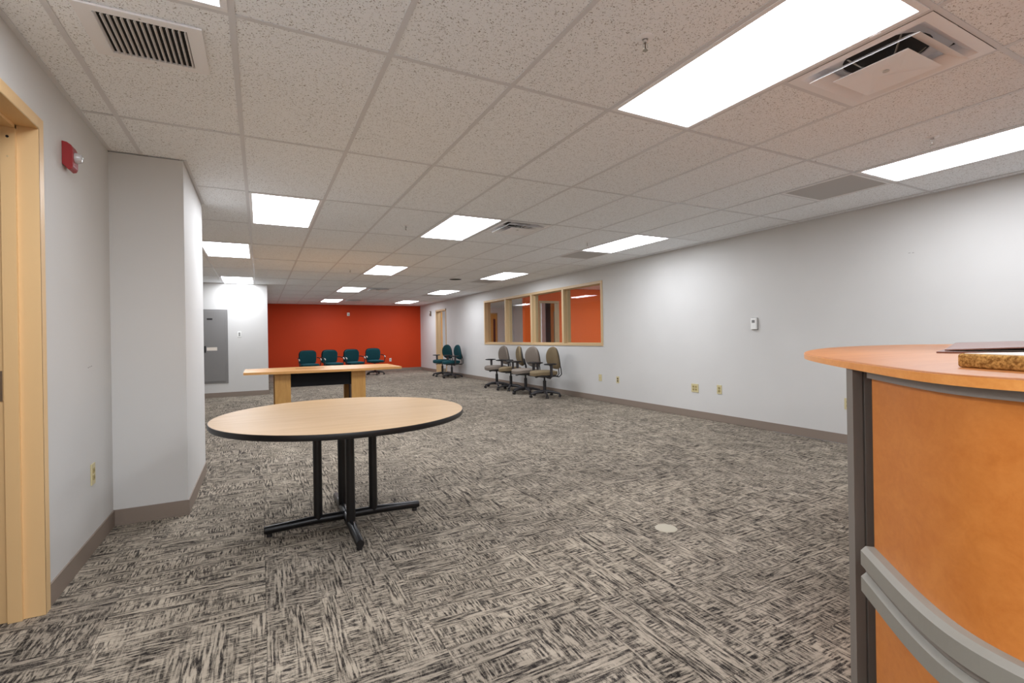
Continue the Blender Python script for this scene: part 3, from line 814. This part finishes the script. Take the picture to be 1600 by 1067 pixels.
# ------------------------------------------------------------------ conference table
CT = thing('conference_table', 'long honey wood conference table with black modesty panel on slab legs', 'table', (0.915, 8.2, 0), 0)
n = 24; poly = []
Lh, Wd, Bo = 1.13, 0.50, 0.11      # half length, half width at ends, bow in the middle
for k in range(n+1):
    x = -Lh+2*Lh*k/n; poly.append((x, -(Wd+Bo*(1-(x/Lh)**2))))
for k in range(n+1):
    x = Lh-2*Lh*k/n; poly.append((x, (Wd+Bo*(1-(x/Lh)**2))))
bm = prism(BM(), poly, 0.705, 0.74)
obj('tabletop', bm, M_CONF, CT)
obj('wire_hatch', box(BM(), -0.42, 0.0, -0.02, 0.10, 0.7395, 0.7425, 0.001), wood_mat('darker hatch lid', srgb(176, 120, 66), srgb(156, 102, 50), 0.4), CT)
for s in (-1, 1):
    bm = BM(); x = -0.63 if s < 0 else 0.455
    box(bm, x-0.10, x+0.115, -0.42, -0.34, 0, 0.705, 0.004); box(bm, x-0.02, x+0.02, -0.34, 0.34, 0, 0.705); box(bm, x-0.10, x+0.115, 0.34, 0.42, 0, 0.705, 0.004)
    obj('leg', bm, M_CONFLEG, CT)
    obj('leg_pad', B(x-0.03, x-0.022, -0.30, 0.30, 0.0, 0.70), M_GREYP, CT)
obj('modesty_panel', B(-0.52, 0.37, -0.375, -0.36, 0.49, 0.705), M_MODEST, CT)

# ------------------------------------------------------------------ task chairs
def chair_base(t, m_arm, spin=0.0, r=0.30):
    for k in range(5):
        a = 2*PI*k/5+spin; c, s = math.cos(a), math.sin(a)
        b = BM(); tube(b, [(c*0.03, s*0.03, 0.105), (c*0.15, s*0.15, 0.10), (c*r, s*r, 0.07)], [0.034, 0.027, 0.019], 8)
        ar = obj('base_arm', b, m_arm, t, True)
        b = BM(); px, py = c*r, s*r
        for q in (-1, 1): cyl(b, (px-s*q*0.008, py+c*q*0.008, 0.027), (px-s*q*0.024, py+c*q*0.024, 0.027), 0.027, seg=14)
        cyl(b, (px, py, 0.03), (px, py, 0.075), 0.008, seg=8); obj('caster', b, M_BLACKP, ar)
    b = BM(); cyl(b, (0, 0, 0.075), (0, 0, 0.14), 0.05, 0.036); cyl(b, (0, 0, 0.14), (0, 0, 0.32), 0.032); cyl(b, (0, 0, 0.32), (0, 0, 0.39), 0.018)
    obj('gas_column', b, M_BLACKP, t, True)
def make_task_chair(name, label, mseat, mback, spin=0.0, back_w=0.46, back_h=0.50, squarish=2.3):
    t = thing(name, label, 'chair')
    chair_base(t, M_GREYP, spin)
    bm = BM(); box(bm, -0.10, 0.10, -0.14, 0.10, 0.385, 0.425, 0.01); box(bm, -0.03, 0.03, -0.30, -0.1, 0.385, 0.41, 0.006)
    mech = obj('mechanism', bm, M_BLACKP, t)
    b = BM(); cyl(b, (0.1, 0.05, 0.39), (0.22, 0.07, 0.37), 0.007); box(b, 0.20, 0.25, 0.055, 0.085, 0.36, 0.38, 0.004); obj('lever', b, M_BLACKP, mech)
    b = cushion(BM(), 0.52, 0.50, 0.105, 2.8, edge=0.5, mtx=Matrix.Translation((0, 0.02, 0.475)))
    for v in b.verts:
        if v.co.y > 0.16: v.co.z -= (v.co.y-0.16)**2*2.2
    st = obj('seat', b, mseat, t, True)
    b = cushion(BM(), 0.48, 0.46, 0.07, 2.8, mtx=Matrix.Translation((0, 0.02, 0.428))); obj('seat_shell', b, M_BLACKP, st, True)
    # back: local pad X right, Y up -> world Z, facing +Y
    R_ = Matrix.Translation((0, -0.235, 0.76)) @ Matrix.Rotation(math.radians(-10), 4, 'X') @ Matrix(((1, 0, 0, 0), (0, 0, 1, 0), (0, 1, 0, 0), (0, 0, 0, 1)))
    b = cushion(BM(), back_w, back_h*0.90, 0.085, squarish, curve=0.06, taper=-0.10, mtx=R_); bk = obj('backrest', b, mback, t, True)
    b = cushion(BM(), back_w*0.96, back_h*0.83, 0.025, squarish, curve=0.05, taper=-0.08, mtx=Matrix.Translation((0, -0.032, 0)) @ R_); obj('back_shell', b, M_BLACKP, bk, True)
    for s in (-1, 1):
        b = BM(); tube(b, [(s*0.05, -0.20, 0.40), (s*0.05, -0.30, 0.385), (s*0.05, -0.355, 0.43), (s*0.05, -0.345, 0.54), (s*0.05, -0.30, 0.70)], 0.011, 8); obj('back_bar', b, M_BLACKP, t, True)
        b = BM(); tube(b, [(s*0.10, 0.0, 0.405), (s*0.24, 0.0, 0.40), (s*0.285, 0.0, 0.43), (s*0.285, 0.0, 0.64)], [0.02, 0.02, 0.022, 0.024], 8, 1.7)
        ar = obj('armrest_post', b, M_GREYP, t, True)
        b = cushion(BM(), 0.10, 0.27, 0.038, 2.8, 3, 20, mtx=Matrix.Translation((s*0.285, 0.02, 0.655))); obj('armrest_pad', b, M_BLACKP, ar, True)
    return t
GRP = 'grey task chairs under the window'
ch = make_task_chair('task_chair', 'khaki backed task chair seen side on, nearest the camera of the group under the window', M_FABT, M_FABT, 0.3)
ch.location = (4.98, 8.06, 0); ch.rotation_euler.z = math.radians(86); ch['group'] = GRP
GS = {'khaki upholstery': M_FABG}
dup(ch, (4.97, 8.80, 0), math.radians(97), 'grey task chair with tall back turned to camera, second of the group under the window', GRP, GS)
dup(ch, (5.0, 9.52, 0), math.radians(72), 'khaki task chair with its narrow back showing just left of the tall grey back', GRP)
dup(ch, (5.0, 10.24, 0), math.radians(90), 'leftmost grey task chair below the far end of the window', GRP, GS)
ch2 = make_task_chair('task_chair', 'dark teal task chair seen side on at the right wall, nearer of the teal pair', M_TEAL2, M_TEAL2, 0.6)
ch2.location = (5.10, 13.5, 0); ch2.rotation_euler.z = math.radians(91); ch2['group'] = 'dark teal task chairs beside the far door'
dup(ch2, (5.09, 14.3, 0), math.radians(106), 'dark teal task chair facing the camera, farther of the teal pair by the door', 'dark teal task chairs beside the far door')

# guest chairs at the orange wall
def make_guest_chair(label):
    t = thing('guest_chair', label, 'chair')
    chair_base(t, M_BLACKP, 0.2, 0.29)
    obj('mechanism', box(BM(), -0.10, 0.10, -0.12, 0.12, 0.385, 0.42, 0.008), M_BLACKP, t)
    st = obj('seat', cushion(BM(), 0.50, 0.48, 0.085, 4.0, mtx=Matrix.Translation((0, 0.03, 0.46))), M_TEAL, t, True)
    obj('seat_shell', box(BM(), -0.22, 0.22, -0.18, 0.24, 0.41, 0.43, 0.008), M_BLACKP, st)
    R_ = Matrix.Translation((0, -0.22, 0.70)) @ Matrix.Rotation(math.radians(-9), 4, 'X') @ Matrix(((1, 0, 0, 0), (0, 0, 1, 0), (0, 1, 0, 0), (0, 0, 0, 1)))
    bk = obj('backrest', cushion(BM(), 0.48, 0.40, 0.08, 4.2, curve=0.03, edge=0.6, mtx=Matrix.Translation((0, 0, -0.03)) @ R_), M_TEAL, t, True)
    obj('back_shell', cushion(BM(), 0.51, 0.43, 0.03, 4.2, curve=0.03, mtx=Matrix.Translation((0, -0.045, -0.022)) @ R_), M_BLACKP, bk, True)
    bm = BM(); tube(bm, [(0, -0.1, 0.40), (0, -0.27, 0.40), (0, -0.29, 0.5), (0, -0.28, 0.62)], 0.022, 8, 1.5); obj('back_bar', bm, M_BLACKP, t, True)
    for s in (-1, 1):
        b = BM(); tube(b, [(s*0.2, 0.06, 0.415), (s*0.29, 0.08, 0.43), (s*0.31, 0.09, 0.55), (s*0.305, 0.06, 0.635), (s*0.30, -0.10, 0.655), (s*0.28, -0.22, 0.66)], 0.014, 8); ar = obj('armrest', b, M_BLACKP, t, True)
        b = BM(); tube(b, [(s*0.305, 0.075, 0.628), (s*0.305, 0.125, 0.61), (s*0.305, 0.13, 0.585)], 0.018, 8); obj('arm_cap', b, M_SATIN, ar, True)
    return t
G2 = 'teal guest chairs along the orange wall'
gc = make_guest_chair('leftmost teal office chair behind the conference table')
gc.location = (1.30, 15.3, 0); gc.rotation_euler.z = math.radians(188); gc['group'] = G2
dup(gc, (1.98, 15.45, 0), math.radians(200), 'second teal office chair from the left behind the conference table', G2)
dup(gc, (2.64, 15.6, 0), math.radians(196), 'third teal office chair from the left behind the conference table', G2)
dup(gc, (3.44, 16.35, 0), math.radians(186), 'rightmost teal office chair, its seat and base showing against the orange wall', G2)

# ------------------------------------------------------------------ reception desk
NE = [(2.60, 1.535), (2.36, 1.42), (2.137, 1.275), (1.877, 1.049), (1.723, 0.903), (1.602, 0.784), (1.465, 0.65), (1.375, 0.548), (1.322, 0.46), (1.296, 0.35), (1.292, 0.2), (1.33, -0.02), (1.43, -0.26), (1.60, -0.50), (1.83, -0.70)]
def catmull(P, n=8):
    out = []
    for k in range(len(P)-1):
        p0 = P[max(k-1, 0)]; p1 = P[k]; p2 = P[k+1]; p3 = P[min(k+2, len(P)-1)]
        for q in range(n):
            t_ = q/n
            out.append(tuple(0.5*((2*p1[c])+(-p0[c]+p2[c])*t_+(2*p0[c]-5*p1[c]+4*p2[c]-p3[c])*t_**2+(-p0[c]+3*p1[c]-3*p2[c]+p3[c])*t_**3) for c in (0, 1)))
    out.append(P[-1]); return out
def smooth(P, it=6):
    P = list(P)
    for _ in range(it):
        P = [P[0]]+[((P[k-1][0]+2*P[k][0]+P[k+1][0])/4, (P[k-1][1]+2*P[k][1]+P[k+1][1])/4) for k in range(1, len(P)-1)]+[P[-1]]
    return P
EDGE = smooth(catmull(NE, 6), 10)
FE = [(2.60, 1.535), (3.02, 1.69), (3.5, 1.76), (3.95, 1.70), (4.2, 1.5), (4.25, 1.25), (3.9, 1.02), (3.2, 0.8), (2.6, 0.45), (2.25, 0.0), (2.1, -0.4), (1.83, -0.70)]
FAR = smooth(catmull(FE, 6), 6)
DT, DB = 1.09, 1.065
DK = thing('reception_desk', 'curved cherry laminate reception desk with grey metal posts and two curved rails', 'desk', (0, 0, 0), 0)
outline = EDGE[::-1]+FAR[1:-1]
def offset(P, d):
    out = []
    for k, p in enumerate(P):
        a = P[max(k-1, 0)]; b = P[min(k+1, len(P)-1)]
        tx, ty = b[0]-a[0], b[1]-a[1]; L = math.hypot(tx, ty) or 1
        out.append((p[0]-ty/L*d, p[1]+tx/L*d))
    return out
bm = prism(BM(), outline, DB, DT)
es = [e for e in bm.edges if abs(e.verts[0].co.z-DT) < 1e-5 and abs(e.verts[1].co.z-DT) < 1e-5]
bmesh.ops.bevel(bm, geom=es, offset=0.004, segments=2, profile=0.5, affect='EDGES')
obj('counter_top', bm, M_DESKTOP, DK)
M_DESKEDGE_LIT = wood_mat('cherry laminate edge painted lit', srgb(238, 162, 84), srgb(224, 142, 64), 0.35, 0.8)  # same laminate as the counter, light on the edge put into its colour
# which way is inside: sample
mid = len(EDGE)//2
ci = offset(EDGE, 0.05)[mid]
sgn = 1 if ci[0] > EDGE[mid][0] else -1
EB = FAR[1:22][::-1]+EDGE
_a = offset(EB, sgn*-0.0012); _b = offset(EB, sgn*0.004)
obj('lit_edge_strip', prism(BM(), _a+_b[::-1], DB-0.0005, DT-0.004), M_DESKEDGE_LIT, DK, True)
# body path: from the post (azimuth of the left post) onward
def start_index():
    for k, p in enumerate(EDGE):
        if p[1] < 0.845: return k
KS = start_index()
BODY = EDGE[KS:]
def band(d0, d1, z0, z1, P=None):
    P = P or BODY
    a = offset(P, sgn*d0); b = offset(P, sgn*d1)
    return prism(BM(), a+b[::-1], z0, z1)
P2 = BODY[1:]
obj('upper_panel', band(0.035, 0.060, 0.500, 1.045, P2), M_DESK, DK, True)
obj('lower_panel', band(0.035, 0.060, 0.05, 0.480, P2), M_DESK, DK, True)
obj('top_rail', band(0.022, 0.060, 1.042, DB, P2), M_DESKMET, DK, True)
obj('base_rail', band(0.045, 0.075, 0.0, 0.05, P2), M_DESKMET, DK, True)
def rail(z0, z1):
    o0 = offset(P2, sgn*-0.001); o1 = offset(P2, sgn*0.012); o2 = offset(P2, sgn*0.036)
    bm = BM(); rows = [[(o2, z0), (o0, z0+0.002), (o0, z1-0.014), (o1, z1), (o2, z1)]][0]
    V = [[bm.verts.new((p[0], p[1], z)) for p in P] for P, z in rows]
    for a, b in zip(V, V[1:]+V[:1]):
        for k in range(len(a)-1): bm.faces.new((a[k], a[k+1], b[k+1], b[k]))
    bm.faces.new([v[0] for v in V]); bm.faces.new([v[-1] for v in V][::-1])
    bmesh.ops.recalc_face_normals(bm, faces=bm.faces[:]); return bm
obj('curved_rail', rail(0.465, 0.525), M_DESKRAIL, DK)
obj('curved_rail', rail(0.385, 0.445), M_DESKRAIL, DK)
obj('rail_channel', band(0.012, 0.036, 0.446, 0.464, P2), M_DESKMET, DK)
# posts: two vertical bars with a dark gap at the end of the curved front
def on_ray(u, dd):
    d_ = fw + RR*((u-788.2)/FPX); return (d_.x*dd, d_.y*dd)
DP = 1.548
def post(u0, u1, z1=DB):
    a = on_ray(u0, DP); b = on_ray(u1, DP)
    tx, ty = b[0]-a[0], b[1]-a[1]; L = math.hypot(tx, ty); nx, ny = ty/L, -tx/L
    if nx*a[0]+ny*a[1] < 0: nx, ny = -nx, -ny
    dp = 0.028
    return prism(BM(), [a, b, (b[0]+nx*dp, b[1]+ny*dp), (a[0]+nx*dp, a[1]+ny*dp)], 0, z1)
obj('post', post(1331.0, 1346.0), M_DESKMET, DK)
obj('post', post(1349.5, 1363.5), M_DESKMET, DK)
# end panel going back from the posts, worktop, rear panel and pedestal (staff side)
a = on_ray(1340, DP+0.03)
obj('end_panel', prism(BM(), [a, (a[0]+0.62, a[1]+0.12), (a[0]+0.62, a[1]+0.095), (a[0]+0.004, a[1]-0.025)], 0.0, DB), M_DESK, DK)
inner = offset(BODY, sgn*0.08); inner2 = offset(BODY, sgn*0.62)
obj('work_surface', band(0.07, 0.66, 0.715, 0.74, BODY[3:-14]), M_DESKTOP, DK)
obj('pedestal', box(BM(), 3.3, 3.9, 1.12, 1.42, 0.0, DB, 0.004), M_DESK, DK)
obj('pedestal', box(BM(), 1.78, 2.02, -0.52, -0.3, 0.0, DB, 0.004), M_DESK, DK)

# objects on the counter
t = thing('cork_board', 'thick cork slab lying on the reception counter at the right picture edge', 'board', (0, 0, DT+0.0005), 0)
p0 = (1.580, 0.568); p1 = (1.497, 0.42)
dx, dy = p1[0]-p0[0], p1[1]-p0[1]; L = math.hypot(dx, dy); dx, dy = dx/L, dy/L
nx, ny = -dy, dx
if nx*0.9+ny*0.4 < 0: nx, ny = -nx, -ny
q = lambda s, n_: (p0[0]+dx*s+nx*n_, p0[1]+dy*s+ny*n_)
bm = prism(BM(), [q(0.006, 0), q(0.0, 0.008), q(0.0, 0.28), q(0.45, 0.28), q(0.45, 0)], 0.0, 0.034)
bmesh.ops.bevel(bm, geom=bm.edges[:], offset=0.006, segments=3, profile=0.5, affect='EDGES'); 
obj('board_core', bm, M_CORK, t, True)
obj('board_face', prism(BM(), [q(0.012, 0.012), q(0.012, 0.27), q(0.44, 0.27), q(0.44, 0.012)], 0.0335, 0.0355), M_LABEL, t)
t = thing('leather_folder', 'dark brown folder lying open behind the cork slab on the counter', 'folder', (0, 0, DT+0.0005), 0)
obj('back_cover', prism(BM(), [(2.50, 0.96), (3.05, 1.12), (3.1, 0.55), (2.55, 0.40)], 0.0, 0.006), M_DARKB, t)
b = BM(); pl = [(2.56, 0.955, 0.009), (2.95, 1.06, 0.03), (3.0, 0.52, 0.05), (2.6, 0.38, 0.04)]
va = [b.verts.new(p) for p in pl]; vb = [b.verts.new((p[0], p[1], p[2]+0.004)) for p in pl]
b.faces.new(va[::-1]); b.faces.new(vb)
for k in range(4): b.faces.new((va[k], va[(k+1) % 4], vb[(k+1) % 4], vb[k]))
bmesh.ops.recalc_face_normals(b, faces=b.faces[:])
obj('front_cover', b, M_DARKB, t)
obj('paper_block', prism(BM(), [(2.62, 0.93), (2.9, 1.0), (2.95, 0.56), (2.64, 0.46)], 0.0062, 0.012), M_LABEL, t)
